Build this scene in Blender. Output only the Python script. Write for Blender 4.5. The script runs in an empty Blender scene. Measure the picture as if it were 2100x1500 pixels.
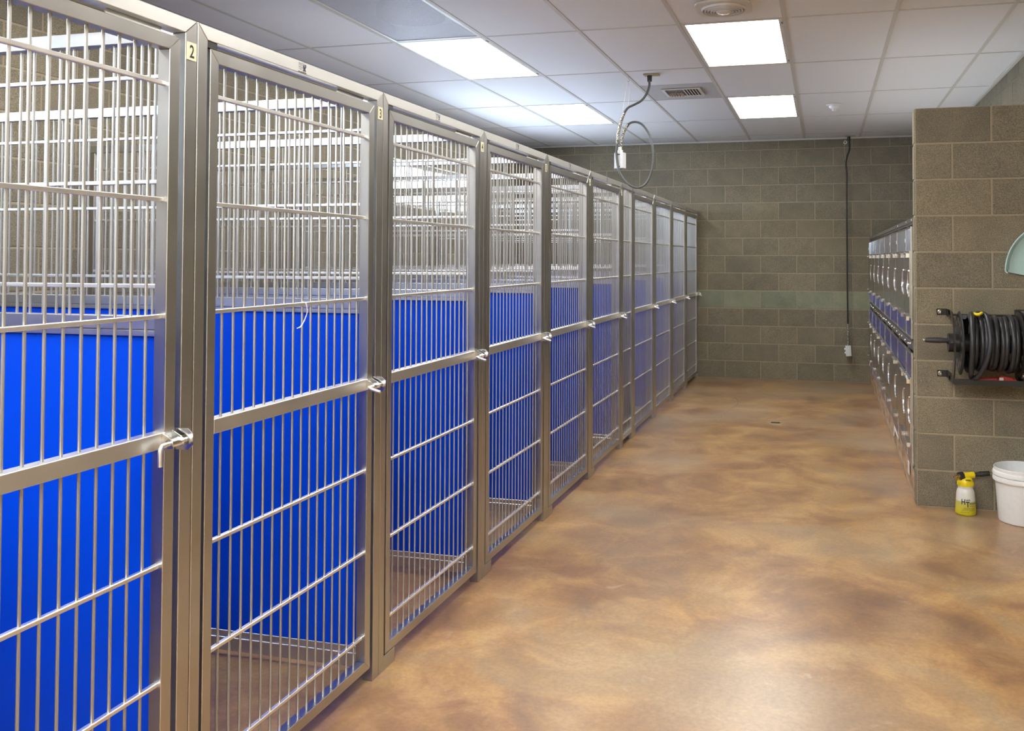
import bpy, bmesh, math, random
from mathutils import Matrix, Vector
random.seed(7)
S = bpy.context.scene
COL = S.collection

# ------------------------------------------------------------------ camera
W_PX, H_PX = 2100, 1500
F_PX, CX, CY = 1824.05, 1215.34, 484.21
cam = bpy.data.cameras.new('camera')
cam.sensor_fit = 'HORIZONTAL'; cam.sensor_width = 36.0
cam.lens = F_PX / W_PX * 36.0
cam.shift_x = (W_PX / 2 - CX) / W_PX
cam.shift_y = (CY - H_PX / 2) / W_PX
cam.clip_start = 0.02; cam.clip_end = 200
co = bpy.data.objects.new('camera', cam); COL.objects.link(co)
right = Vector((0.96780258, 0.25169754, 0.00255161))
fwd = Vector((-0.2516804, 0.96748055, 0.02526583))
up = Vector((0.00389072, -0.02509453, 0.99967751))
m = Matrix((right, up, -fwd)).transposed().to_4x4()
m.translation = Vector((0, 0, 1.3805))
co.matrix_world = m
S.camera = co

# ------------------------------------------------------------------ world, exposure
SKY_STRENGTH = 22.0
LIGHT_STRENGTH = 12.0
LIGHT_COLOR = (1.0, 0.97, 0.92)
w = bpy.data.worlds.new('overcast_sky'); S.world = w; w.use_nodes = True
wn = w.node_tree
bg = wn.nodes['Background']
bg.inputs[0].default_value = (0.62, 0.78, 1.0, 1); bg.inputs[1].default_value = SKY_STRENGTH
vs = S.view_settings
S.display_settings.display_device = 'sRGB'
vs.view_transform = 'Standard'; vs.look = 'None'; vs.gamma = 1.0; vs.use_curve_mapping = False
vs.exposure = 0.55
S.cycles.use_denoising = True
S.cycles.max_bounces = 8; S.cycles.diffuse_bounces = 5; S.cycles.glossy_bounces = 5
S.cycles.transparent_max_bounces = 12
S.cycles.sample_clamp_indirect = 6.0
S.cycles.blur_glossy = 0.5
S.cycles.caustics_reflective = False; S.cycles.caustics_refractive = False

# added fill lights, no lamps of the room, aimed up to brighten the ceiling: behind the viewer, on top of the cages and above the kennel row
def bounce(name, loc, size, power, color, tilt=(math.pi, 0, 0)):
    ld = bpy.data.lights.new(name, 'AREA'); ld.shape = 'RECTANGLE'; ld.size, ld.size_y = size
    ld.energy = power; ld.color = color
    lo_ = bpy.data.objects.new(name, ld); COL.objects.link(lo_); lo_.location = loc; lo_.rotation_euler = tilt
bounce('added_ceiling_fill', (-0.2, -0.9, 1.75), (1.8, 1.4), 390, (0.97, 0.985, 1.0), (math.radians(212), 0, 0))
bounce('added_ceiling_fill', (0.88, 7.3, 1.72), (0.6, 3.4), 6.5, (0.97, 0.985, 1.0))
bounce('added_ceiling_fill', (-2.45, 7.0, 1.96), (1.4, 5.6), 14, (0.86, 0.91, 1.0))

# ------------------------------------------------------------------ materials
class NT:
    def __init__(s, name):
        s.m = bpy.data.materials.new(name); s.m.use_nodes = True
        s.t = s.m.node_tree; s.t.nodes.clear()
        s.out = s.t.nodes.new('ShaderNodeOutputMaterial')
        s.b = s.t.nodes.new('ShaderNodeBsdfPrincipled')
        s.t.links.new(s.b.outputs[0], s.out.inputs[0])
    def n(s, kind, **kw):
        nd = s.t.nodes.new('ShaderNode' + kind)
        for k, v in kw.items():
            if k.startswith('i_'):
                nd.inputs[k[2:].replace('_', ' ')].default_value = v
            else: setattr(nd, k, v)
        return nd
    def l(s, a, b): s.t.links.new(a, b)
    def ramp(s, fac, stops, interp='LINEAR'):
        r = s.n('ValToRGB'); r.color_ramp.interpolation = interp
        e = r.color_ramp.elements
        while len(e) < len(stops): e.new(0.5)
        for i, (p, c) in enumerate(stops):
            e[i].position = p; e[i].color = (*c, 1)
        s.l(fac, r.inputs[0]); return r
    def mix(s, fac, a, b, mode='MIX'):
        x = s.n('MixRGB', blend_type=mode)
        for sock, v in ((x.inputs[0], fac), (x.inputs[1], a), (x.inputs[2], b)):
            if isinstance(v, (int, float)): sock.default_value = v
            elif isinstance(v, tuple): sock.default_value = (*v, 1)
            else: s.l(v, sock)
        return x.outputs[0]
    def coord(s, scale=(1, 1, 1), which='Object', rand=False):
        tc = s.n('TexCoord'); mp = s.n('Mapping'); mp.inputs['Scale'].default_value = scale
        s.l(tc.outputs[which], mp.inputs[0])
        if rand:
            oi = s.n('ObjectInfo'); sc = s.n('Math', operation='MULTIPLY'); sc.inputs[1].default_value = 57.0
            s.l(oi.outputs['Random'], sc.inputs[0]); cb = s.n('CombineXYZ')
            for i in range(3): s.l(sc.outputs[0], cb.inputs[i])
            s.l(cb.outputs[0], mp.inputs['Location'])
        return mp.outputs[0]
    def noise(s, vec, scale, detail=4, rough=0.55):
        nz = s.n('TexNoise'); nz.inputs['Scale'].default_value = scale
        nz.inputs['Detail'].default_value = detail; nz.inputs['Roughness'].default_value = rough
        s.l(vec, nz.inputs['Vector']); return nz.outputs[0]
    def bump(s, h, strength, dist):
        b = s.n('Bump'); b.inputs['Strength'].default_value = strength; b.inputs['Distance'].default_value = dist
        s.l(h, b.inputs['Height']); s.l(b.outputs[0], s.b.inputs['Normal'])
    def set(s, color=None, rough=None, metal=None, spec=None, **kw):
        I = s.b.inputs
        if color is not None: I['Base Color'].default_value = (*color, 1)
        if rough is not None: I['Roughness'].default_value = rough
        if metal is not None: I['Metallic'].default_value = metal
        if spec is not None: I['Specular IOR Level'].default_value = spec
        for k, v in kw.items(): I[k.replace('_', ' ')].default_value = v
        return s

def plain(name, color, rough=0.5, metal=0.0, **kw):
    t = NT(name); t.set(color, rough, metal, **kw)
    v = t.coord((1, 1, 1), rand=True)
    n = t.noise(v, 60, 3)
    c = t.mix(0.12, color, tuple(x * 0.6 for x in color)); 
    mx = t.mix(n, color, tuple(x * 0.88 for x in color)); t.l(mx, t.b.inputs['Base Color'])
    return t.m

def metal_mat(name, color, rough, stretch=(90, 90, 2.0), var=0.12, bump=0.02):
    t = NT(name); t.set(color, rough, 1.0)
    v = t.coord(stretch, rand=True); n = t.noise(v, 2.0, 5, 0.6)
    v2 = t.coord((1, 1, 1), rand=True); n2 = t.noise(v2, 9, 4)
    r = t.n('MapRange'); r.inputs[3].default_value = rough - var * 0.5; r.inputs[4].default_value = rough + var
    mm = t.n('Math', operation='MULTIPLY'); t.l(n, mm.inputs[0]); t.l(n2, mm.inputs[1])
    m2 = t.n('Math', operation='MULTIPLY'); t.l(mm.outputs[0], m2.inputs[0]); m2.inputs[1].default_value = 2.6
    t.l(m2.outputs[0], r.inputs[0]); t.l(r.outputs[0], t.b.inputs['Roughness'])
    c = t.mix(n2, tuple(x * 0.9 for x in color), color); t.l(c, t.b.inputs['Base Color'])
    if bump: t.bump(n, bump, 0.002)
    return t.m

M = {}
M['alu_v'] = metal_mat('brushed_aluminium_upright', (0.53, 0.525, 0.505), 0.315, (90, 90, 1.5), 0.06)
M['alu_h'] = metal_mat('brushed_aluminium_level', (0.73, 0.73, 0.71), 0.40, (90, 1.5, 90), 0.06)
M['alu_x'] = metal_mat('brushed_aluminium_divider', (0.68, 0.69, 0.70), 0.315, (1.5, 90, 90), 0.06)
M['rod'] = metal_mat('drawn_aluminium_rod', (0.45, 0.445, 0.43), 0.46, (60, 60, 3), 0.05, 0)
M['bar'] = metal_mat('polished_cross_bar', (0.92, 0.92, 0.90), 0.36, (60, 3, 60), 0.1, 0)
M['steel'] = metal_mat('stainless_steel', (0.62, 0.63, 0.65), 0.20, (60, 60, 2), 0.04)
M['steel_bright'] = metal_mat('bright_steel', (0.82, 0.82, 0.82), 0.18, (20, 20, 20), 0.05, 0)
M['steel_dark'] = metal_mat('dark_steel_frame', (0.25, 0.25, 0.24), 0.37, (20, 20, 20), 0.1, 0)
M['galv'] = metal_mat('galvanised_wire', (0.62, 0.60, 0.54), 0.4, (20, 20, 20), 0.1, 0)
M['brass'] = metal_mat('brass', (0.72, 0.52, 0.22), 0.25, (20, 20, 20), 0.1, 0)

t = NT('blue_panel_plastic'); t.set((0.0, 0.085, 0.80), 0.40, 0.0, 0.18)
v = t.coord((1, 1, 1)); n = t.noise(v, 260, 2); t.bump(n, 0.08, 0.001)
n2 = t.noise(v, 1.5, 3); c = t.mix(n2, (0.0, 0.048, 0.58), (0.0, 0.066, 0.72)); t.l(c, t.b.inputs['Base Color'])
M['blue'] = t.m

def block_mat(name, a, b, speck):
    t = NT(name); t.set(a, 0.92, 0.0, 0.25)
    v = t.coord((1, 1, 1), rand=True)
    n1 = t.noise(v, 210, 4, 0.75); n2 = t.noise(v, 6, 3); n3 = t.noise(v, 300, 2, 0.5)
    oi = t.n('ObjectInfo')
    rr = t.ramp(oi.outputs['Random'], [(0, (0.90, 0.90, 0.90)), (0.5, (0.99, 0.98, 0.97)), (1, (1.08, 1.06, 1.02))])
    base = t.ramp(n1, [(0.32, b), (0.50, a), (0.70, speck)])
    c = t.mix(1.0, base.outputs[0], rr.outputs[0], 'MULTIPLY')
    cl = t.ramp(n2, [(0.3, (0.86, 0.86, 0.86)), (0.7, (1.08, 1.06, 1.02))])
    c = t.mix(1.0, c, cl.outputs[0], 'MULTIPLY'); 
    sp = t.ramp(n3, [(0.66, (0, 0, 0)), (0.74, (1, 1, 1))], 'LINEAR')
    c = t.mix(sp.outputs[0], c, tuple(min(1, x * 1.7) for x in speck))
    t.l(c, t.b.inputs['Base Color']); t.bump(n1, 0.5, 0.004)
    return t.m
M['block'] = block_mat('concrete_block', (0.238, 0.214, 0.158), (0.115, 0.102, 0.072), (0.36, 0.33, 0.26))
M['block_green'] = block_mat('green_concrete_block', (0.26, 0.28, 0.21), (0.19, 0.21, 0.15), (0.36, 0.38, 0.30))
t = NT('mortar'); t.set((0.36, 0.285, 0.18), 0.95); v = t.coord(); n = t.noise(v, 90, 4)
c = t.mix(n, (0.28, 0.238, 0.165), (0.40, 0.345, 0.25)); t.l(c, t.b.inputs['Base Color']); t.bump(n, 0.4, 0.003)
M['mortar'] = t.m

# stained concrete floor
t = NT('stained_concrete_floor'); t.set((0.3, 0.17, 0.08), 0.3, 0.0, 0.65)
v = t.coord((1, 1, 1))
def dnoise(scale, detail, rough, dist, off=0.0):
    mp = t.n('Mapping'); mp.inputs['Location'].default_value = (off, off * 1.7, 0); t.l(v, mp.inputs[0])
    nz = t.n('TexNoise'); nz.inputs['Scale'].default_value = scale; nz.inputs['Detail'].default_value = detail
    nz.inputs['Roughness'].default_value = rough; nz.inputs['Distortion'].default_value = dist
    t.l(mp.outputs[0], nz.inputs['Vector']); return nz.outputs[0]
n1 = dnoise(1.5, 5, 0.6, 0.8, 3.1); n2 = dnoise(3.4, 6, 0.65, 0.7, 8.4); n3 = dnoise(60, 4, 0.7, 0.0); n4 = dnoise(0.8, 3, 0.5, 0.4, 21.0)
c1 = t.ramp(n1, [(0.36, (0.215, 0.116, 0.064)), (0.46, (0.330, 0.182, 0.088)), (0.55, (0.50, 0.305, 0.120)), (0.66, (0.47, 0.350, 0.200))])
c2 = t.ramp(n2, [(0.36, (0.205, 0.122, 0.080)), (0.50, (0.36, 0.205, 0.102)), (0.62, (0.56, 0.365, 0.175))])
c = t.mix(0.5, c1.outputs[0], c2.outputs[0])
gr = t.ramp(n4, [(0.48, (0.0,) * 3), (0.64, (0.6,) * 3)])
c = t.mix(gr.outputs[0], c, (0.37, 0.30, 0.215))
fine = t.ramp(n3, [(0.3, (0.78, 0.76, 0.73)), (0.7, (1.06, 1.03, 0.98))])
c = t.mix(1.0, c, fine.outputs[0], 'MULTIPLY'); sc1 = dnoise(9, 9, 0.72, 0.9, 4.7); sc2 = t.ramp(sc1, [(0.60, (0.0,) * 3), (0.72, (0.5,) * 3)])
c = t.mix(sc2.outputs[0], c, (0.52, 0.42, 0.30))
sc3 = dnoise(240, 2, 0.5, 0.0, 2.2); sc4 = t.ramp(sc3, [(0.70, (0.0,) * 3), (0.76, (0.6,) * 3)])
c = t.mix(sc4.outputs[0], c, (0.60, 0.50, 0.38)); t.l(c, t.b.inputs['Base Color'])
rg = t.n('MapRange'); rg.inputs[3].default_value = 0.283; rg.inputs[4].default_value = 0.34
t.l(n1, rg.inputs[0]); t.l(rg.outputs[0], t.b.inputs['Roughness'])
nb = t.noise(v, 120, 3); t.bump(nb, 0.06, 0.002)
M['floor'] = t.m

t = NT('ceiling_tile'); t.set((0.72, 0.70, 0.69), 0.95, 0.0, 0.2); v = t.coord(rand=True); n = t.noise(v, 140, 3, 0.7)
c = t.mix(n, (0.77, 0.78, 0.79), (0.87, 0.88, 0.89)); t.l(c, t.b.inputs['Base Color']); t.bump(n, 0.15, 0.002)
M['tile'] = t.m
M['tbar'] = plain('ceiling_runner_paint', (0.64, 0.63, 0.585), 0.6)
M['white_paint'] = plain('white_enamel', (0.78, 0.77, 0.74), 0.4)
M['grey_board'] = plain('grey_filler_board', (0.55, 0.54, 0.53), 0.8)
M['dark'] = plain('dark_void', (0.02, 0.02, 0.022), 0.8)
M['duct_grey'] = plain('duct_grey', (0.16, 0.16, 0.17), 0.7)
M['beige'] = plain('beige_louvre', (0.52, 0.44, 0.35), 0.6)
M['black_plastic'] = plain('black_plastic', (0.018, 0.018, 0.018), 0.45)
M['black_rubber'] = plain('black_rubber_hose', (0.028, 0.030, 0.036), 0.38)
M['cord'] = plain('dark_grey_cord', (0.085, 0.09, 0.092), 0.42)
M['black_metal'] = plain('black_coated_steel', (0.03, 0.029, 0.027), 0.4, 0.3)
M['white_plastic'] = plain('white_plastic', (0.86, 0.89, 0.91), 0.38)
M['box_plastic'] = plain('pale_grey_box_plastic', (0.72, 0.75, 0.78), 0.4)
M['yellow'] = plain('yellow_plastic', (0.78, 0.62, 0.01), 0.35)
M['mint'] = plain('mint_plastic', (0.52, 0.75, 0.76), 0.35)
M['red'] = plain('red_plastic', (0.42, 0.03, 0.03), 0.4)
M['ivory'] = plain('ivory_plate', (0.80, 0.78, 0.56), 0.5)
M['ink'] = plain('black_ink', (0.012, 0.012, 0.012), 0.6)
M['ink_blue'] = plain('navy_ink', (0.03, 0.035, 0.07), 0.6)
M['ink_grey'] = plain('grey_ink', (0.30, 0.31, 0.33), 0.6)
M['ink_olive'] = plain('olive_ink', (0.30, 0.26, 0.01), 0.6)
M['string'] = plain('white_cotton', (0.80, 0.78, 0.84), 0.9)
M['tan_plate'] = plain('tan_ceiling_plate', (0.50, 0.47, 0.30), 0.6)
M['crack'] = plain('crack_filler', (0.42, 0.33, 0.22), 0.8)
M['paper'] = plain('white_paper', (0.8, 0.8, 0.8), 0.8)
t = NT('raw_board'); t.set((0.42, 0.30, 0.19), 0.8); v = t.coord((8, 1.2, 8)); n = t.noise(v, 3, 5)
c = t.ramp(n, [(0.3, (0.27, 0.16, 0.09)), (0.55, (0.46, 0.33, 0.21)), (0.75, (0.55, 0.46, 0.33))]); t.l(c.outputs[0], t.b.inputs['Base Color'])
M['wood'] = t.m
t = NT('bottle_plastic'); t.set((0.74, 0.75, 0.72), 0.35, 0.0)
tc = t.n('TexCoord'); sx = t.n('SeparateXYZ'); t.l(tc.outputs['Object'], sx.inputs[0])
r = t.ramp(sx.outputs['Z'], [(0.0, (0.60, 0.54, 0.01)), (0.030, (0.58, 0.52, 0.03)), (0.0770, (0.50, 0.50, 0.16)), (0.0775, (0.72, 0.73, 0.70))])
t.l(r.outputs[0], t.b.inputs['Base Color']); t.b.inputs['Subsurface Weight'].default_value = 0.1
M['bottle'] = t.m
t = NT('lit_diffuser'); t.t.nodes.remove(t.b); em = t.n('Emission'); em.inputs[0].default_value = (*LIGHT_COLOR, 1); em.inputs[1].default_value = LIGHT_STRENGTH
t.l(em.outputs[0], t.out.inputs[0]); M['lit'] = t.m
t = NT('window_glass'); t.t.nodes.remove(t.b)
tr = t.n('BsdfTransparent'); gl = t.n('BsdfGlossy'); gl.inputs['Roughness'].default_value = 0.02; mxs = t.n('MixShader'); mxs.inputs[0].default_value = 0.06
t.l(tr.outputs[0], mxs.inputs[1]); t.l(gl.outputs[0], mxs.inputs[2]); t.l(mxs.outputs[0], t.out.inputs[0]); M['glass'] = t.m
# perforated sheet: a fine grid of holes, far below the size one can pick apart
t = NT('perforated_sheet'); t.set((0.74, 0.76, 0.82), 0.5)
v = t.coord((1, 1, 1)); vo = t.n('TexVoronoi'); vo.voronoi_dimensions = '2D'; vo.inputs['Scale'].default_value = 95; vo.inputs['Randomness'].default_value = 0.0
t.l(v, vo.inputs['Vector']); r = t.ramp(vo.outputs['Distance'], [(0.36, (0,) * 3), (0.40, (1,) * 3)])
tr = t.n('BsdfTransparent'); mxs = t.n('MixShader'); t.l(r.outputs[0], mxs.inputs[0]); t.l(tr.outputs[0], mxs.inputs[1]); t.l(t.b.outputs[0], mxs.inputs[2])
t.l(mxs.outputs[0], t.out.inputs[0]); M['perf'] = t.m
# braided wire grip
t = NT('braided_wire_grip'); t.set((0.6, 0.58, 0.5), 0.4, 0.9); v = t.coord((1, 1, 1)); ch = t.n('TexVoronoi'); ch.inputs['Scale'].default_value = 140
t.l(v, ch.inputs['Vector']); r = t.ramp(ch.outputs['Distance'], [(0.35, (0.75, 0.72, 0.62)), (0.6, (0.10, 0.10, 0.09))]); t.l(r.outputs[0], t.b.inputs['Base Color'])
M['braid'] = t.m

# ------------------------------------------------------------------ mesh helpers
class MB:
    def __init__(s): s.bm = bmesh.new()
    def box(s, x0, x1, y0, y1, z0, z1):
        v = [s.bm.verts.new((x, y, z)) for x in (x0, x1) for y in (y0, y1) for z in (z0, z1)]
        for f in ((0, 1, 3, 2), (4, 6, 7, 5), (0, 4, 5, 1), (2, 3, 7, 6), (0, 2, 6, 4), (1, 5, 7, 3)):
            s.bm.faces.new([v[i] for i in f])
        return s
    def prism(s, poly, a0, a1, axis='x'):
        def P(p, a):
            return {'x': (a, p[0], p[1]), 'y': (p[0], a, p[1]), 'z': (p[0], p[1], a)}[axis]
        A = [s.bm.verts.new(P(p, a0)) for p in poly]; B = [s.bm.verts.new(P(p, a1)) for p in poly]
        n = len(poly)
        for i in range(n):
            j = (i + 1) % n; s.bm.faces.new((A[i], A[j], B[j], B[i]))
        s.bm.faces.new(A[::-1]); s.bm.faces.new(B)
        return s
    def tube(s, pts, r, n=10, closed=False, cap=True):
        pts = [Vector(p) for p in pts]; N = len(pts); rings = []
        rr = r if isinstance(r, (list, tuple)) else [r] * N
        prev = None
        for i in range(N):
            if closed: d = pts[(i + 1) % N] - pts[i - 1]
            elif i == 0: d = pts[1] - pts[0]
            elif i == N - 1: d = pts[-1] - pts[-2]
            else: d = pts[i + 1] - pts[i - 1]
            d.normalize()
            if prev is None:
                a = Vector((0, 0, 1)) if abs(d.z) < 0.9 else Vector((1, 0, 0))
                u = d.cross(a).normalized()
            else:
                u = (prev - d * prev.dot(d)).normalized()
            prev = u; w2 = d.cross(u)
            rings.append([s.bm.verts.new(pts[i] + (u * math.cos(2 * math.pi * k / n) + w2 * math.sin(2 * math.pi * k / n)) * rr[i]) for k in range(n)])
        for i in range(N if closed else N - 1):
            A = rings[i]; B = rings[(i + 1) % N]
            for k in range(n):
                s.bm.faces.new((A[k], A[(k + 1) % n], B[(k + 1) % n], B[k]))
        if cap and not closed:
            s.bm.faces.new(rings[0][::-1]); s.bm.faces.new(rings[-1])
        return s
    def lathe(s, prof, c=(0, 0, 0), n=32, axis='z', cap=True):
        rings = []
        for (r, h) in prof:
            ring = []
            for k in range(n):
                a = 2 * math.pi * k / n; x, y = r * math.cos(a), r * math.sin(a)
                p = {'z': (x, y, h), 'x': (h, x, y), 'y': (x, h, y)}[axis]
                ring.append(s.bm.verts.new((p[0] + c[0], p[1] + c[1], p[2] + c[2])))
            rings.append(ring)
        for A, B in zip(rings, rings[1:]):
            for k in range(n): s.bm.faces.new((A[k], A[(k + 1) % n], B[(k + 1) % n], B[k]))
        if cap:
            s.bm.faces.new(rings[0][::-1]); s.bm.faces.new(rings[-1])
        return s
    def bevel(s, w, seg=1):
        bmesh.ops.bevel(s.bm, geom=list(s.bm.edges), offset=w, segments=seg, affect='EDGES', profile=0.5, clamp_overlap=True)
        return s
    def mesh(s, name, mat, smooth=False):
        bmesh.ops.recalc_face_normals(s.bm, faces=s.bm.faces)
        me = bpy.data.meshes.new(name); s.bm.to_mesh(me); s.bm.free()
        me.materials.append(M[mat] if isinstance(mat, str) else mat)
        if smooth:
            for p in me.polygons: p.use_smooth = True
            try: me.set_sharp_from_angle(angle=math.radians(40))
            except Exception: pass
        return me

def link(name, me, parent=None, loc=(0, 0, 0), rot=(0, 0, 0)):
    o = bpy.data.objects.new(name, me); COL.objects.link(o)
    o.location = loc; o.rotation_euler = rot
    if parent is not None: o.parent = parent
    return o
def thing(name, label, cat, loc=(0, 0, 0), rz=0, group=None):
    o = bpy.data.objects.new(name, None); COL.objects.link(o); o.empty_display_size = 0.1
    o.location = loc; o.rotation_euler = (0, 0, rz); o['label'] = label; o['category'] = cat
    if group: o['group'] = group
    return o
def tag(o, label, cat, group=None):
    o['label'] = label; o['category'] = cat
    if group: o['group'] = group
    return o
def struct(o, label=None):
    o['kind'] = 'structure'
    if label: o['label'] = label
    return o
def text_into(bm, s, size, fn, align='LEFT', sx=1.0, bold=0.0):
    cu = bpy.data.curves.new('txt', 'FONT'); cu.body = s; cu.size = size; cu.align_x = align
    cu.fill_mode = 'FRONT'; cu.resolution_u = 3; cu.offset = bold
    ob = bpy.data.objects.new('txt', cu); COL.objects.link(ob)
    dg = bpy.context.evaluated_depsgraph_get(); dg.update()
    me = bpy.data.meshes.new_from_object(ob.evaluated_get(dg))
    vs_ = [bm.verts.new(fn(v.co.x * sx, v.co.y)) for v in me.vertices]
    for p in me.polygons:
        try: bm.faces.new([vs_[i] for i in p.vertices])
        except ValueError: pass
    bpy.data.objects.remove(ob); bpy.data.curves.remove(cu); bpy.data.meshes.remove(me)
def spline(pts, sub=6, closed=False):
    P = [Vector(p) for p in pts]; n = len(P); out = []
    rng = range(n if closed else n - 1)
    for i in rng:
        p0 = P[i - 1] if (i > 0 or closed) else P[0]; p1 = P[i]; p2 = P[(i + 1) % n]
        p3 = P[(i + 2) % n] if (closed or i + 2 < n) else P[-1]
        for k in range(sub):
            u = k / sub
            out.append(0.5 * ((2 * p1) + (-p0 + p2) * u + (2 * p0 - 5 * p1 + 4 * p2 - p3) * u * u + (-p0 + 3 * p1 - 3 * p2 + p3) * u ** 3))
    if not closed: out.append(P[-1])
    return out

# ------------------------------------------------------------------ room dimensions
XL, XR, YF, YB, ZC = -3.55, 1.30, 10.418, -3.6, 2.757
XK = -1.43                         # front plane of the kennels
B = 0.2032
GX = [-3.2623 + 0.6096 * i for i in range(8)]          # runner lines
TY = [10.033 - 1.2192 * i for i in range(12)]           # cross tee lines
STUB_Y, STUB_X, STUB_T, STUB_H = 5.312, 0.4977, 0.10, 11 * B
WINDOWS = [(6.80, 8.90), (0.35, 2.50)]
WZ0, WZ1 = 9 * B, 11 * B

# floor
fl = struct(link('floor', MB().box(XL - 0.2, XR + 0.2, YB - 0.2, YF + 0.2, -0.12, 0.0).mesh('floor', 'floor')), 'mottled brown stained concrete floor')
def ribbon(pts, wd, z=0.0012):
    mb = MB(); P = [Vector((p[0], p[1], z)) for p in spline([(x, y, 0) for x, y in pts], 5)]
    L = []
    for i, p in enumerate(P):
        d = (P[min(i + 1, len(P) - 1)] - P[max(i - 1, 0)]).normalized(); nrm = Vector((-d.y, d.x, 0))
        ww = wd * random.uniform(0.5, 1.2)
        L.append((mb.bm.verts.new(p + nrm * ww), mb.bm.verts.new(p - nrm * ww)))
    for a, b in zip(L, L[1:]): mb.bm.faces.new((a[0], a[1], b[1], b[0]))
    return mb
for pts, wd in (([(-0.879, 9.009), (-0.815, 8.743), (-0.804, 8.479), (-0.835, 8.246), (-0.86, 8.104), (-0.886, 7.941), (-0.868, 7.821)], 0.006),
            ([(-1.25, 7.74), (-1.029, 7.752), (-0.825, 7.808), (-0.671, 7.73), (-0.525, 7.699)], 0.005),
            ([(-0.322, 7.685), (-0.044, 7.739), (0.154, 7.816), (0.335, 7.912)], 0.005)):
    link('crack', ribbon(pts, wd).mesh('crack', 'crack'), fl)

# ------------------------------------------------------------------ block walls
block_cache = {}
PROUD = 0.003
def block_mesh(wd, ht, mat):
    k = (round(wd, 3), round(ht, 3), mat)
    if k not in block_cache:
        # local: x along wall, y outward is negative, origin at lower left of the cell
        j = 0.0050
        mb = MB().box(j, wd - j, -PROUD, 0.03, j, ht - j)
        es = [e for e in mb.bm.edges if all(abs(v.co.y + PROUD) < 1e-6 for v in e.verts)]
        bmesh.ops.bevel(mb.bm, geom=es, offset=0.0028, segments=1, affect='EDGES')
        block_cache[k] = mb.mesh('block', mat)
    return block_cache[k]
def lay(parent, origin, rz, length, rows, off_odd, off_even, zmax=1e9, skip=None, u0=0.0, green=None, zoff=0.0):
    for r in rows:
        z0 = r * B + zoff; z1 = min(z0 + B, zmax)
        if z1 - z0 < 0.03: continue
        if z0 < 0: z0 = 0
        off = off_odd if r % 2 else off_even
        edges = [u0] + [u for u in (off + 0.4064 * n for n in range(-60, 61)) if u0 + 0.03 < u < length - 0.03] + [length]
        for a, b in zip(edges, edges[1:]):
            segs = [(a, b)]
            if skip:
                for (s0, s1, sz0, sz1) in skip:
                    if z0 + 0.02 < sz1 and z1 - 0.02 > sz0:
                        ns = []
                        for (p, q_) in segs:
                            if q_ <= s0 or p >= s1: ns.append((p, q_)); continue
                            if p < s0 - 0.02: ns.append((p, s0))
                            if q_ > s1 + 0.02: ns.append((s1, q_))
                        segs = ns
            for (p, q_) in segs:
                c, s_ = math.cos(rz), math.sin(rz)
                link('block', block_mesh(q_ - p, z1 - z0, 'block_green' if green == r else 'block'), parent,
                     (origin[0] + c * p, origin[1] + s_ * p, z0), (0, 0, rz))

T = 0.2
wf = struct(link('wall_far', MB().box(XL - T, XR + T, YF, YF + T, 0, 3.0).mesh('wall_far', 'mortar')), 'brown concrete block wall at the far end')
lay(wf, (XL, YF), 0, XR - XL, range(14), -2.1301 - XL, -2.1301 + B - XL, ZC, green=4, zoff=-0.0013)
# left wall with two high windows
mb = MB(); ys = [YB - T, WINDOWS[1][0], WINDOWS[1][1], WINDOWS[0][0], WINDOWS[0][1], YF]
for (p, q_) in ((ys[0], 2.6), (2.6, YF)): mb.box(XL - T, XL, p, q_, 0, WZ0); mb.box(XL - T, XL, p, q_, WZ1, 3.0)
mb.box(XL - T, XL, ys[0], ys[1], WZ0, WZ1); mb.box(XL - T, XL, ys[2], 2.6, WZ0, WZ1); mb.box(XL - T, XL, 2.6, ys[3], WZ0, WZ1); mb.box(XL - T, XL, ys[4], ys[5], WZ0, WZ1)
wl_me = mb.mesh('wall_left', 'mortar'); wl_me.materials.append(M['block'])
for p in wl_me.polygons: p.material_index = 1 if p.center.y < 2.6 else 0
wl = struct(link('wall_left', wl_me), 'brown block wall behind the kennels')
# the wall runs in -Y seen from inside (facing +X): local x -> +Y needs rz=90deg, outward(-y local) -> +X
lay(wl, (XL, 2.6), math.pi / 2, YF - 2.6, range(4, 14), 3.573 - 2.6, 3.37 - 2.6, ZC,
    skip=[(WINDOWS[0][0] - 2.6, WINDOWS[0][1] - 2.6, WZ0, WZ1)])
wr = struct(link('wall_right', MB().box(XR, XR + T, YB - T, YF, 0, 3.0).mesh('wall_right', 'block')), 'brown block wall on the right behind the cages')
lay(wr, (XR, YF), -math.pi / 2, YF - STUB_Y, range(8, 14), 0.15, 0.35, ZC)
wb = struct(link('wall_back', MB().box(XL - T, XR + T, YB - T, YB, 0, 3.0).mesh('wall_back', 'block')), 'block wall behind the viewer')
ws = struct(link('wall_stub', MB().box(STUB_X + 0.002, XR, STUB_Y, STUB_Y + STUB_T, 0, STUB_H - 0.002).mesh('wall_stub', 'mortar')), 'low block wall stub carrying the hose reel')
lay(ws, (STUB_X, STUB_Y), 0, XR - STUB_X, range(11), 0.6961 - STUB_X, 0.6961 + B - STUB_X, STUB_H)
# block ends on the stub's free edge
for r in range(11):
    link('block', block_mesh(STUB_T, B, 'block'), ws, (STUB_X, STUB_Y + STUB_T, r * B), (0, 0, -math.pi / 2))
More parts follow.
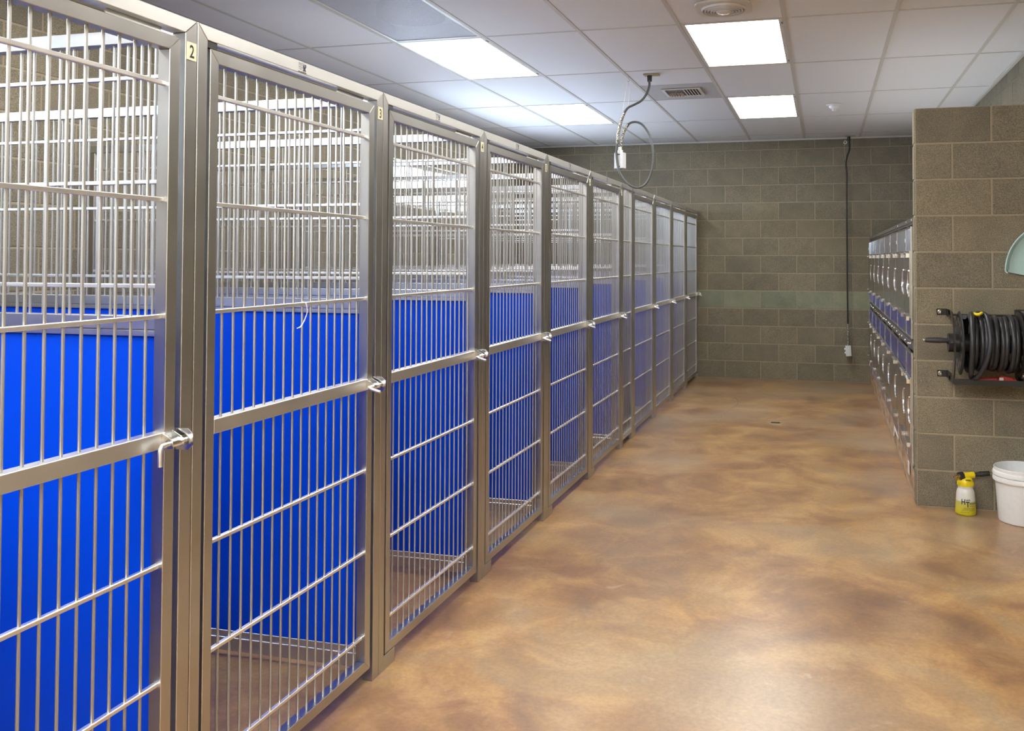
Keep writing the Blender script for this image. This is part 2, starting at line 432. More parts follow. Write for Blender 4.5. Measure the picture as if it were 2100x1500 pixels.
# windows
for i, (a, b) in enumerate(WINDOWS):
    mb = MB(); x0, x1 = XL - 0.11, XL - 0.06; f = 0.035
    mb.box(x0, x1, a, b, WZ0, WZ0 + f); mb.box(x0, x1, a, b, WZ1 - f, WZ1)
    mb.box(x0, x1, a, a + f, WZ0 + f, WZ1 - f); mb.box(x0, x1, b - f, b, WZ0 + f, WZ1 - f)
    mb.box(x0, x1, (a + b) / 2 - f / 2, (a + b) / 2 + f / 2, WZ0 + f, WZ1 - f)
    wo = struct(link('window_%d' % (i + 1), mb.mesh('window', 'white_paint')), 'high strip window above the kennels, white with daylight' if i == 0 else 'high strip window above the nearest kennels')
    for (p, q_) in ((a + f, (a + b) / 2 - f / 2), ((a + b) / 2 + f / 2, b - f)):
        link('pane', MB().box(x0 + 0.02, x0 + 0.026, p, q_, WZ0 + f, WZ1 - f).mesh('pane', 'glass'), wo)

# ------------------------------------------------------------------ ceiling
ce = struct(link('ceiling', MB().box(XL - T, XR + T, YB - T, YF + T, 2.95, 3.05).mesh('ceiling', 'grey_board')), 'suspended grid ceiling of pale tiles')
LIGHT_CELLS = {(c, r) for c in (1, 4) for r in (1, 3, 5, 7, 9)}   # column index between GX lines, row index between TY lines
RETURN_CELL = (1, 4); REG_CELL = (3, 2)
xe = [XL] + GX + [XR]; ye = [YF] + TY + [YB]
tile_cache = {}
def tile(x0, x1, y0, y1, mat='tile', nm='tile'):
    wx, wy = x1 - x0, y1 - y0; k = (round(wx, 3), round(wy, 3), mat)
    if k not in tile_cache:
        tile_cache[k] = MB().box(-wx / 2 + 0.004, wx / 2 - 0.004, -wy / 2 + 0.004, wy / 2 - 0.004, 0, 0.015).bevel(0.002).mesh('tile', mat)
    return link(nm, tile_cache[k], ce, ((x0 + x1) / 2, (y0 + y1) / 2, ZC + 0.0025))
for ci in range(len(xe) - 1):
    for ri in range(len(ye) - 1):
        x0, x1, y1, y0 = xe[ci], xe[ci + 1], ye[ri], ye[ri + 1]
        cell = (ci - 1, ri - 1)
        if cell in LIGHT_CELLS or cell == RETURN_CELL: continue
        if cell == REG_CELL:
            tile(x0, x1, y0, 6.94); tile(x0, x1, 6.94, y1, 'grey_board', 'filler_board'); continue
        tile(x0, x1, y0, y1)
rm = MB().box(-0.012, 0.012, YB, YF, 0, 0.03).bevel(0.0008).mesh('runner', 'tbar')
for x in GX: link('runner', rm, ce, (x, 0, ZC - 0.001))
for y in TY:
    for x0, x1 in zip(xe, xe[1:]):
        k = ('tee', round(x1 - x0, 3))
        if k not in tile_cache:
            wx = x1 - x0; tile_cache[k] = MB().box(-wx / 2 + 0.012, wx / 2 - 0.012, -0.0075, 0.0075, 0, 0.028).mesh('cross_tee', 'tbar')
        link('cross_tee', tile_cache[k], ce, ((x0 + x1) / 2, y, ZC - 0.0006))
struct(link('trim_1', MB().box(XL, XR, YF - 0.022, YF - PROUD, ZC - 0.018, ZC).mesh('trim', 'tbar')), 'painted wall angle along the far wall')
struct(link('trim_2', MB().box(XR - 0.024, XR - PROUD, YB, YF - 0.022, ZC - 0.018, ZC).mesh('trim', 'tbar')), 'painted wall angle along the right wall')
struct(link('trim_3', MB().box(XL + PROUD, XL + 0.022, YB, YF - 0.022, ZC - 0.018, ZC).mesh('trim', 'tbar')), 'painted wall angle along the left wall')

lab = {(4, 3): 'lit ceiling panel light nearest above the aisle', (4, 1): 'smaller-looking lit ceiling panel light farthest down the aisle',
       (1, 3): 'lit ceiling panel light above the kennels, beside the perforated panel', (1, 1): 'lit ceiling panel light farthest along above the kennels'}
for (c, r) in sorted(LIGHT_CELLS):
    x0, x1, y1, y0 = GX[c], GX[c + 1], TY[r], TY[r + 1]
    L = lab.get((c, r)) or 'lit ceiling panel light outside the picture, %s, %s' % ('above the kennels' if c == 1 else 'above the aisle', {5: 'just overhead', 7: 'level with the viewer', 9: 'behind the viewer'}[r])
    o = thing('ceiling_light', L, 'ceiling light', ((x0 + x1) / 2, (y0 + y1) / 2, ZC), group='lit troffers in the ceiling grid')
    hx, hy = (x1 - x0) / 2 - 0.013, (y1 - y0) / 2 - 0.009; f = 0.022
    mb = MB(); mb.box(-hx, -hx + f, -hy, hy, 0, 0.06); mb.box(hx - f, hx, -hy, hy, 0, 0.06); mb.box(-hx + f, hx - f, -hy, -hy + f, 0, 0.06); mb.box(-hx + f, hx - f, hy - f, hy, 0, 0.06)
    link('frame', mb.mesh('frame', 'white_paint'), o)
    link('diffuser', MB().box(-hx + f, hx - f, -hy + f, hy - f, 0.004, 0.01).mesh('diffuser', 'lit'), o)
    hk = MB().box(-0.004, 0.004, -0.02, 0.02, -0.003, 0.0).mesh('latch', 'steel_dark')
    for sy in (-0.85, 0.85): link('latch', hk, o, (hx - 0.004, hy * sy, 0))

# ------------------------------------------------------------------ kennels
PITCH = 0.9144
SEAM0 = 0.872
fronts = [(SEAM0 + PITCH * i, str(i + 2)) for i in range(6)]
y = SEAM0 + PITCH * 6; FILL_Y, FILL_W = y, 0.373
fronts += [(y + FILL_W + PITCH * i, None) for i in range(4)]
ZT, ZTI = 1.937, 1.903
CROSS_Z = (1.775, 1.511, 1.248, 0.690, 0.427, 0.158)

def front_meshes(width):
    e = 0.0006; R = {}
    a0, a1 = 0.0012, 0.036; b0, b1 = width - 0.0405, width - 0.0012
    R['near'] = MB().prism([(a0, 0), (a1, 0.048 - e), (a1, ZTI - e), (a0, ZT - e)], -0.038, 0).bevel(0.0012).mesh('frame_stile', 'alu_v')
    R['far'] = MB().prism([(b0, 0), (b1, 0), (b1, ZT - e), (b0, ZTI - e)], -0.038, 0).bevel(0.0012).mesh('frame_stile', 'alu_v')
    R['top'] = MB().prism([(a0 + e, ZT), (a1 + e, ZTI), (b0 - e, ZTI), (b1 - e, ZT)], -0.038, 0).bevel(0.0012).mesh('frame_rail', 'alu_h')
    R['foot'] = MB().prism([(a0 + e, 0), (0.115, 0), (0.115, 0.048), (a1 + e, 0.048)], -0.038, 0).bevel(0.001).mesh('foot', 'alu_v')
    g0, g1, h0, h1, t = 0.047, 0.078, width - 0.0905, width - 0.0575, 0.032
    z0, z1 = 0.050, 1.885
    mb = MB()
    for poly in ([(g0, z0), (g1, z0 + t), (g1, z1 - t), (g0, z1)], [(h1, z0), (h1, z1), (h0, z1 - t), (h0, z0 + t)],
                 [(g0 + e, z1), (g1 + e, z1 - t), (h0 - e, z1 - t), (h1 - e, z1)], [(g0 + e, z0), (h1 - e, z0), (h0 - e, z0 + t), (g1 + e, z0 + t)]):
        mb.prism(poly, -0.0325, -0.0005)
    R['gate'] = mb.bevel(0.0012).mesh('gate', 'alu_v')
    R['inner'] = (g1, h0)
    R['bar'] = MB().tube([(0, 0, z0 + t - 0.002), (0, 0, z1 - t + 0.002)], 0.0034, 8).mesh('vertical_bar', 'rod', True)
    R['cross'] = MB().box(-0.006, 0.006, g1 - 0.001, h0 + 0.001, -0.005, 0.005).bevel(0.0015).mesh('cross_bar', 'bar')
    R['latch_rail'] = MB().box(-0.0318, 0, g1 - 0.001, h0 + 0.004, 0.953, 0.989).bevel(0.0012).mesh('latch_rail', 'alu_h')
    return R
FM = front_meshes(PITCH)
def latch_mesh(w, down):
    mb = MB(); yb = w - 0.095; xb, zb = 0.021, 0.966
    h = [(xb, yb - 0.018, zb), (xb, w - 0.040, zb)]
    if down: bend = [(xb, yb - 0.033, zb - 0.045), (xb, yb - 0.033, zb - 0.014), (xb, yb - 0.029, zb - 0.004)]
    else: bend = [(xb + 0.043, yb - 0.030, zb - 0.012), (xb + 0.014, yb - 0.030, zb - 0.004), (xb + 0.004, yb - 0.027, zb)]
    mb.tube(spline(bend + h, 4), 0.0052, 10)
    return mb.mesh('latch_bolt', 'bar', True)
def guide_mesh(w):
    mb = MB(); yb = w - 0.095
    mb.tube([(0.021, yb - 0.006, 0.966), (0.021, yb + 0.030, 0.966)], 0.0105, 14)
    for yy in (yb - 0.006, yb + 0.028):
        mb.prism([(0.0, 0.951), (0.030, 0.956), (0.030, 0.970), (0.022, 0.978), (0.0, 0.989)], yy, yy + 0.003, 'y')
    return mb.mesh('latch_guide', 'steel_bright', True)
def strike_mesh(w):
    mb = MB(); y0, y1 = w - 0.0555, w - 0.0525; cx, cz = 0.0225, 0.968
    outer = [(-0.003, 0.993), (0.031, 0.993), (0.046, 0.980), (0.046, 0.957), (0.033, 0.944), (-0.003, 0.944), (-0.003, 0.957), (-0.003, 0.980)]
    ang = [math.atan2(z - cz, x - cx) for x, z in outer]
    inner = [(cx + 0.0105 * math.cos(a), cz + 0.0125 * math.sin(a)) for a in ang]
    V = [[[mb.bm.verts.new((x, yy, z)) for x, z in ring] for ring in (outer, inner)] for yy in (y0, y1)]
    for i in range(8):
        j = (i + 1) % 8
        for (a, b, c, d) in (((0, 0, i), (0, 0, j), (0, 1, j), (0, 1, i)), ((1, 0, i), (1, 1, i), (1, 1, j), (1, 0, j)),
                             ((0, 0, i), (1, 0, i), (1, 0, j), (0, 0, j)), ((0, 1, i), (0, 1, j), (1, 1, j), (1, 1, i))):
            mb.bm.faces.new([V[k[0]][k[1]][k[2]] for k in (a, b, c, d)])
    return mb.mesh('strike_plate', 'steel')
LB = {True: latch_mesh(PITCH, True), False: latch_mesh(PITCH, False)}
LG = guide_mesh(PITCH); SP = strike_mesh(PITCH)
HB = MB().box(-0.034, -0.003, 0.0365, 0.074, 1.8865, 1.9025).mesh('hinge_block', 'black_plastic')
BK = MB().prism([(-0.034, 1.878), (-0.031, 1.876), (-0.020, 1.9025), (-0.023, 1.9025)], 0.66, 0.82, 'y').mesh('stop_bracket', 'steel_bright')
NP = MB().box(0.0002, 0.0014, -0.0165, 0.0165, -0.021, 0.021).mesh('number_plate', 'ivory')
mb = MB()
FN = lambda x, y_: (0.0012, x, y_)
text_into(mb.bm, 'TRISTAR', 0.0105, lambda x, y_: FN(x - 0.022, y_ + 0.004), sx=0.8)
text_into(mb.bm, 'METALS', 0.0060, lambda x, y_: FN(x - 0.020, y_ - 0.003))
text_into(mb.bm, 'INC.', 0.0060, lambda x, y_: FN(x - 0.016, y_ - 0.0085))
for i in range(4): mb.box(0.0008, 0.0012, -0.022 + i * 0.0105, -0.014 + i * 0.0105, -0.0150, -0.0132)
for (p, q_) in (((0.004, -0.010), (0.012, 0.001)), ((0.014, -0.010), (0.003, 0.005)), ((0.012, 0.001), (0.016, 0.004)), ((0.016, 0.004), (0.013, 0.0105))):
    d = Vector((q_[0] - p[0], q_[1] - p[1])).normalized() * 0.0014
    mb.prism([(p[0] - d.y, p[1] + d.x), (p[0] + d.y, p[1] - d.x), (q_[0] + d.y, q_[1] - d.x), (q_[0] - d.y, q_[1] + d.x)], 0.0008, 0.0013)
ML = mb.mesh('maker_print', 'ink_blue')
LP = MB().box(0.0002, 0.0008, -0.0245, 0.021, -0.0162, 0.0150).mesh('maker_label', 'alu_h')

far_lab = ['unnumbered kennel gate panel just past the narrow bar panel', 'second unnumbered kennel gate panel past the narrow bar panel',
           'third unnumbered kennel gate panel past the narrow bar panel', 'last kennel gate panel, against the far block wall']
gate_lab = {'2': 'nearest kennel gate panel, cut by the left edge, number plate 2', '3': 'kennel gate panel with a scrap of white string on a bar, number plate 3',
            '4': 'kennel gate panel with the bright strip window showing through its bars, number plate 4', '5': 'kennel gate panel between the plate 4 post and the plate 5 post',
            '6': 'kennel gate panel ending at the plate 6 post, two before the narrow bar panel', '7': 'kennel gate panel ending right at the near side of the narrow bar panel'}
fi = 0
for (s, num) in fronts:
    if num: L = gate_lab[num]
    else: L = far_lab[fi]; fi += 1
    o = thing('kennel_gate_panel', L, 'kennel gate', (XK, s, 0), group='kennel gate panels along the aisle')
    link('frame_stile', FM['near'], o); link('frame_stile', FM['far'], o); link('frame_rail', FM['top'], o); link('foot', FM['foot'], o)
    link('hinge_block', HB, o); link('stop_bracket', BK, o); link('strike_plate', SP, o)
    if num:
        p = link('number_plate', NP, o, (0, PITCH - 0.021, 1.862))
        mb = MB(); text_into(mb.bm, num, 0.042, lambda x, y_: (0.0018, x, y_ - 0.0148), 'CENTER', 0.78, 0.0007)
        link('numeral', mb.mesh('numeral', 'ink'), p)
    if num in ('3', '4', '5', '6', '7'):
        if num == '3': link('maker_print', ML, o, (0, 0.437, 1.9205))
        else: p = link('maker_label', LP, o, (0, 0.437, 1.9205)); link('maker_print', ML, p)
    g = link('gate', FM['gate'], o)
    g0, h0 = FM['inner']
    for k in range(16): link('vertical_bar', FM['bar'], g, (-0.0165, g0 + (h0 - g0) * (k + 1) / 17, 0))
    for z in CROSS_Z: link('cross_bar', FM['cross'], g, (-0.0165, 0, z))
    link('latch_rail', FM['latch_rail'], g)
    link('latch_guide', LG, g); link('latch_bolt', LB[num == '2'], g)
# narrow fixed panel between the two runs of gates
o = thing('bar_panel', 'narrow fixed panel of bars between the two runs of gates', 'kennel panel', (XK, FILL_Y, 0))
wd = FILL_W; e = 0.0006
link('frame_stile', MB().prism([(0.0012, 0), (0.036, 0.0), (0.036, ZTI), (0.0012, ZT)], -0.038, 0).bevel(0.0012).mesh('frame_stile', 'alu_v'), o)
link('frame_stile', MB().prism([(wd - 0.036, 0), (wd - 0.0012, 0), (wd - 0.0012, ZT), (wd - 0.036, ZTI)], -0.038, 0).bevel(0.0012).mesh('frame_stile', 'alu_v'), o)
link('frame_rail', MB().prism([(0.0018, ZT), (0.0366, ZTI), (wd - 0.0366, ZTI), (wd - 0.0018, ZT)], -0.038, 0).bevel(0.0012).mesh('frame_rail', 'alu_h'), o)
link('frame_rail', MB().box(-0.038, 0, 0.0366, wd - 0.0366, 0.05, 0.082).bevel(0.0012).mesh('frame_rail', 'alu_h'), o)
fb = MB().tube([(0, 0, 0.08), (0, 0, ZTI + 0.001)], 0.0034, 8).mesh('vertical_bar', 'rod', True)
for k in range(6): link('vertical_bar', fb, o, (-0.0165, 0.036 + (wd - 0.072) * (k + 1) / 7, 0))
fc = MB().box(-0.006, 0.006, 0.0355, wd - 0.0355, -0.005, 0.005).bevel(0.0015).mesh('cross_bar', 'bar')
for z in CROSS_Z + (0.968,): link('cross_bar', fc, o, (-0.0165, 0, z))

# dividers
D0, D1 = -0.043, -2.065            # local x of front and rear ends
DM = {}
t = 0.016
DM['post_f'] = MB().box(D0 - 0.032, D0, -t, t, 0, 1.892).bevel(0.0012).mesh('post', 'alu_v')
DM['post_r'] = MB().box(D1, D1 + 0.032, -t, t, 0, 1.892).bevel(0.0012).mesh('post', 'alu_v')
DM['top'] = MB().box(D1, D0, -t, t, 1.893, 1.926).bevel(0.0012).mesh('top_rail', 'alu_x')
x0, x1 = D1 + 0.0325, D0 - 0.0325
DM['mid'] = MB().box(x0, x1, -t, t, 1.2105, 1.2415).bevel(0.0012).mesh('middle_rail', 'alu_x')
DM['trim_u'] = MB().box(x0, x1, -0.0145, 0.0145, 1.194, 1.2080).bevel(0.001).mesh('panel_trim', 'alu_x')
DM['trim_l'] = MB().box(x0, x1, -0.0105, 0.0105, 0.071, 0.092).bevel(0.001).mesh('panel_trim', 'alu_x')
DM['bottom'] = MB().box(x0, x1, -t, t, 0.026, 0.071).bevel(0.0012).mesh('bottom_rail', 'alu_x')
DM['panel'] = MB().box(x0, x1, -0.006, 0.006, 0.092, 1.194).mesh('blue_panel', 'blue')
DM['bar'] = MB().tube([(0, 0, 1.240), (0, 0, 1.895)], 0.0034, 8).mesh('vertical_bar', 'rod', True)
DM['cross'] = MB().box(x0 - 0.001, x1 + 0.001, -0.006, 0.006, -0.005, 0.005).bevel(0.0015).mesh('cross_bar', 'bar')
seams = [(SEAM0 + PITCH * i) for i in range(7)] + [FILL_Y + FILL_W + PITCH * i for i in range(4)]
nb = 48
for i, s in enumerate(seams):
    if i < 6: L = ('blue kennel divider outside the picture, on the near side of the nearest gate', 'nearest blue kennel divider, seen through the gate cut by the left edge',
                   'blue kennel divider seen through the gate with the string', 'blue kennel divider seen through the gate where the window shows',
                   'blue kennel divider seen through the fourth gate from the left', 'blue kennel divider just before the last gate ahead of the narrow bar panel')[i]
    elif i == 6: L = 'kennel divider with blue panel, on the near side of the narrow bar panel'
    elif i == 7: L = 'kennel divider with blue panel, on the far side of the narrow bar panel'
    else: L = 'kennel divider with blue panel, between the %s unnumbered gates' % ('first and second', 'second and third', 'third and last')[i - 8]
    o = thing('kennel_divider', L, 'kennel divider', (XK, s, 0), group='blue kennel dividers')
    link('post', DM['post_f'], o); link('post', DM['post_r'], o); link('top_rail', DM['top'], o); link('middle_rail', DM['mid'], o)
    link('panel_trim', DM['trim_u'], o); link('panel_trim', DM['trim_l'], o); link('bottom_rail', DM['bottom'], o); link('blue_panel', DM['panel'], o)
    for k in range(nb): link('vertical_bar', DM['bar'], o, (x1 + (x0 - x1) * (k + 1) / (nb + 1), 0, 0))
    for z in (1.312, 1.560, 1.812): link('cross_bar', DM['cross'], o, (0, 0, z))
# white string
tag(link('string', MB().tube(spline([(-1.436, 2.243, 1.255), (-1.4275, 2.247, 1.252), (-1.4265, 2.252, 1.238), (-1.427, 2.254, 1.224), (-1.427, 2.246, 1.210), (-1.427, 2.236, 1.198), (-1.427, 2.222, 1.186), (-1.427, 2.205, 1.183)], 4), [0.0012 + 0.0009 * random.random() for _ in range(29)], 6).mesh('string', 'string', True)),
    'scrap of white string hanging from a bar of gate 3', 'string')

# ------------------------------------------------------------------ cages on the right
CXF = 0.490; CW = 0.66
cy = [YF - 0.02 - CW * k for k in range(8)] + [STUB_Y + STUB_T + 0.008]
ords = ['farthest, beside the far block wall', 'second from the far wall', 'third from the far wall', 'fourth from the far wall', 'fourth from the block wall stub', 'third from the block wall stub', 'second from the block wall stub', 'nearest, half hidden by the block wall stub']
def cage_meshes(wd):
    R = {}; h = wd / 2 - 0.004; dep = XR - 0.02 - CXF
    H = 0.70
    mb = MB(); mb.box(0.02, dep, -h, -h + 0.01, 0, H); mb.box(0.02, dep, h - 0.01, h, 0, H); mb.box(dep - 0.01, dep, -h + 0.01, h - 0.01, 0, H)
    mb.box(0.02, dep - 0.01, -h + 0.01, h - 0.01, 0, 0.012); mb.box(0.02, dep - 0.01, -h + 0.01, h - 0.01, H - 0.012, H)
    R['body'] = mb.mesh('body', 'steel')
    f = 0.014; mb = MB(); mb.box(0.006, 0.02, -h, -h + f, 0, H); mb.box(0.006, 0.02, h - f, h, 0, H); mb.box(0.006, 0.02, -h + f, h - f, H - f, H); mb.box(0.006, 0.02, -h + f, h - f, 0, f)
    R['frame'] = mb.mesh('face_frame', 'steel_dark')
    mb = MB(); d = h - 0.012; q_ = 0.010
    mb.box(-0.006, 0.005, -d, -d + q_, 0.025, H - 0.025); mb.box(-0.006, 0.005, d - q_, d, 0.025, H - 0.025); mb.box(-0.006, 0.005, -d + q_, d - q_, H - 0.025 - q_, H - 0.025); mb.box(-0.006, 0.005, -d + q_, d - q_, 0.025, 0.025 + q_)
    R['door'] = mb.mesh('door', 'steel_bright')
    mb = MB(); n = max(6, int(wd / 0.028))
    for k in range(n):
        yy = -d + q_ + (2 * d - 2 * q_) * (k + 0.5) / n
        mb.tube([(0, yy, 0.03), (0, yy, H - 0.03)], 0.0042, 6)
    R['bars'] = mb.mesh('door_bars', 'steel', True)
    mb = MB(); mb.box(-0.0135, -0.0065, -d + 0.004, d - 0.004, 0.145, 0.535)
    R['plate'] = mb.bevel(0.001).mesh('door_plate', 'steel')
    mb = MB(); pts = [(-0.016, 0.09 * math.cos(a) - d + 0.02, 0.345 + 0.075 * math.sin(a)) for a in [math.pi * (k / 12 - 0.5) for k in range(13)]]
    mb.tube(pts, 0.004, 6)
    R['ring'] = mb.mesh('reflection_arc', 'steel_bright', True)  # added bright arc, shaped like the curved reflection in the plate
    mb = MB(); mb.prism([(-d + 0.03, -0.020), (-d + 0.10, -0.004), (-d + 0.20, -0.002), (-d + 0.20, 0.012), (-d + 0.03, 0.004)], -0.030, -0.0135)
    R['latch'] = mb.mesh('latch', 'steel_bright')
    R['keeper'] = MB().box(-0.024, -0.0135, d - 0.026, d - 0.014, -0.007, 0.007).bevel(0.002).mesh('keeper', 'steel_bright')
    R['hinge'] = MB().tube([(-0.007, d - 0.003, -0.012), (-0.007, d - 0.003, 0.012)], 0.006, 8).mesh('hinge', 'steel_bright', True)
    return R
CM = {}
for ci in range(8):
    ya, yb_ = cy[ci], cy[ci + 1]; wd = ya - yb_
    k = round(wd, 3)
    if k not in CM: CM[k] = cage_meshes(wd)
    R = CM[k]
    for zi, (zb, nm) in enumerate(((0.165, 'lower'), (0.895, 'upper'))):
        o = thing('animal_cage', '%s steel animal cage, %s' % (nm, ords[ci]), 'cage', (CXF, (ya + yb_) / 2, zb), group='steel cages in two rows')
        link('body', R['body'], o); link('face_frame', R['frame'], o)
        dr = link('door', R['door'], o); b_ = link('door_bars', R['bars'], dr); b_['kind'] = 'stuff'
        link('door_plate', R['plate'], dr); link('reflection_arc', R['ring'], dr)
        link('latch', R['latch'], dr, (0, 0, 0.15)); link('latch', R['latch'], dr, (0, 0, 0.515))
        link('keeper', R['keeper'], dr, (0, 0, 0.15)); link('keeper', R['keeper'], dr, (0, 0, 0.515))
        for zz in (0.10, 0.30, 0.60): link('hinge', R['hinge'], dr, (0, 0, zz))
yb_ = STUB_Y + STUB_T + 0.008; ya = YF - 0.02
o = thing('cage_rail', 'dark steel gutter rail between the two rows of cages', 'rail', (CXF, yb_, 0.866))
mb = MB(); mb.box(0.0, 0.6, 0, ya - yb_, 0.0, 0.028); link('channel', mb.mesh('channel', 'steel_dark'), o)
rv = MB().lathe([(0.007, 0), (0.005, -0.006)], n=8, axis='x').mesh('rivet', 'steel_bright')
for k in range(24): link('rivet', rv, o, (0.0, 0.06 + (k + random.uniform(-0.3, 0.3)) * (ya - yb_ - 0.12) / 23 + 0.02, random.uniform(0.008, 0.02)))
o = thing('cage_top_rail', 'steel angle rail along the top of the upper cages', 'rail', (CXF, yb_, 1.5955))
link('angle', MB().box(0.0, 0.05, 0, ya - yb_, 0, 0.024).mesh('angle', 'steel_dark'), o)
rv2 = MB().box(-0.003, 0, -0.010, 0.010, 0.007, 0.017).mesh('clip', 'steel_bright')
for k in range(9): link('clip', rv2, o, (0, max(0.02, min(ya - yb_ - 0.02, cy[k] - yb_)), 0))
o = thing('wooden_base', 'low raw wooden base under the cages', 'base', (CXF, yb_, 0))
L4 = (ya - yb_) / 4; bd = MB().box(0.004, 0.05, 0.002, L4 - 0.002, 0, 0.163).bevel(0.002).mesh('board', 'wood')
for k in range(4): link('board', bd, o, (0, k * L4, 0))
tag(link('paper_scrap', MB().box(CXF - 0.006, CXF - 0.003, 5.62, 5.70, 0.10, 0.17).mesh('paper_scrap', 'paper')), 'small white paper tag stuck low at the near end of the cages', 'paper')
tag(link('torn_tape', MB().prism([(6.80, 0.10), (6.86, 0.10), (6.78, 0.18), (6.40, 0.17), (6.40, 0.155), (6.74, 0.155)], CXF - 0.006, CXF - 0.003).mesh('torn_tape', 'paper')), 'strip of torn white tape on the wooden base under the cages', 'tape')

# ------------------------------------------------------------------ hose reel on the stub wall
WY = STUB_Y - PROUD
HX, HY, HZ = 0.66, 5.095, 0.935
o = thing('hose_reel', 'black wall-mounted hose reel with a crank grip', 'hose reel', (0.66, WY, 0.72))
def lo(p): return (p[0] - 0.66, p[1] - WY, p[2] - 0.72)
def side(x, nm):
    arc = [(5.22, 1.105), (5.10, 1.10), (5.02, 1.05), (4.985, 0.95), (4.99, 0.84), (5.03, 0.755), (5.06, 0.722), (5.22, 0.722)]
    inn = [(5.22, 0.745), (5.07, 0.75), (5.045, 0.80), (5.025, 0.88), (5.022, 0.95), (5.045, 1.02), (5.11, 1.07), (5.22, 1.08)]
    mb = MB(); mb.prism([(a - WY, b - 0.72) for a, b in arc + inn], x - 0.66 - 0.003, x - 0.66 + 0.003)
    sgn = -1 if x < 0.8 else 1
    for (z0, z1) in ((0.725, 0.765), (1.065, 1.105)):
        mb.prism([(5.16 - WY, z0 - 0.72), (WY - WY, z0 - 0.72), (0, z1 - 0.72), (5.16 - WY, z1 - 0.72)], x - 0.66 - 0.003, x - 0.66 + 0.003)
    return link(nm, mb.mesh(nm, 'black_metal'), o)
for x, s_ in ((0.662, -1), (1.012, 1)):
    side(x, 'side_plate')
    for z in (0.746, 1.088):
        tb = MB(); xx = 0 if s_ < 0 else x - 0.66
        tb.box(min(xx, xx + s_ * 0.052), max(xx, xx + s_ * 0.052), -0.006, 0, z - 0.72 - 0.018, z - 0.72 + 0.018)
        link('mounting_tab', tb.bevel(0.002).mesh('mounting_tab', 'black_metal'), o)
        link('bolt', MB().lathe([(0.013, -0.006), (0.013, -0.009), (0.008, -0.013), (0.006, -0.020)], (xx + s_ * 0.036, 0, z - 0.72), 14, 'y').mesh('bolt', 'steel_bright', True), o)
link('tie_rod', MB().tube([lo((0.662, 5.20, 1.078)), lo((1.012, 5.20, 1.078))], 0.006, 10).mesh('tie_rod', 'black_metal', True), o)
link('tray', MB().box(0.0, 0.352, 5.03 - WY, 5.24 - WY, 0.0, 0.006).box(0, 0.352, 5.03 - WY, 5.036 - WY, 0.006, 0.03).mesh('tray', 'black_metal'), o)
for x in (0.695, 0.985):
    mb = MB(); mb.lathe([(0.165, 0), (0.170, 0.003), (0.165, 0.006)], lo((x, HY, HZ)), 40, 'x')
    mb.lathe([(0.152, -0.003), (0.152, 0.009)], lo((x, HY, HZ)), 40, 'x', cap=True)
    d_ = link('flange', mb.mesh('flange', 'black_metal', True), o)
    hm = MB()
    for k in range(12):
        a = 2 * math.pi * k / 12; p = lo((x - 0.004, HY + 0.12 * math.cos(a), HZ + 0.12 * math.sin(a)))
        hm.lathe([(0.016, 0), (0.016, 0.001)], p, 10, 'x')
    link('flange_studs', hm.mesh('flange_studs', 'steel_dark'), d_)
link('drum', MB().tube([lo((0.64, HY, HZ)), lo((1.012, HY, HZ))], [0.05, 0.05], 20).mesh('drum', 'black_metal', True), o)
mb = MB(); mb.prism([(HY - WY - 0.012, HZ - 0.72 - 0.012), (HY - WY + 0.012, HZ - 0.72 - 0.012), (HY - WY - 0.04, HZ - 0.72 + 0.10), (HY - WY - 0.055, HZ - 0.72 + 0.10)], -0.024, -0.018)
link('crank_arm', MB().tube([lo((0.640, HY, HZ)), lo((0.632, HY - 0.03, HZ + 0.02)), lo((0.632, HY - 0.10, HZ + 0.02))], 0.009, 10).mesh('crank_arm', 'black_metal', True), o); mb.bm.free()
gx = 0.512
gp = link('crank_grip', MB().lathe([(0.007, 0.0), (0.013, 0.004), (0.0150, 0.03), (0.0155, 0.07), (0.0130, 0.105), (0.010, 0.12)], lo((gx, HY - 0.10, HZ + 0.02)), 16, 'x').mesh('crank_grip', 'black_rubber', True), o)
link('grip_pin', MB().lathe([(0.004, -0.008), (0.006, -0.006), (0.006, 0.0)], lo((gx, HY - 0.10, HZ + 0.02)), 12, 'x').mesh('grip_pin', 'steel_bright', True), gp)
# wound hose, one continuous length
o2 = thing('garden_hose', 'black rubber hose wound on the wall reel', 'hose', (HX, HY, HZ))
pts = []; turns = 10; rad = 0.136
for k in range(turns * 24 + 1):
    a = 2 * math.pi * k / 24; f = k / (turns * 24)
    rr = rad + 0.006 * math.sin(a * 0.37) + 0.004 * math.sin(a * 0.11 + 1)
    pts.append((0.062 + f * 0.245 + 0.004 * math.sin(a * 0.5), rr * math.sin(a), rr * math.cos(a)))
link('coil', MB().tube(pts, 0.0128, 10).mesh('coil', 'black_rubber', True), o2)
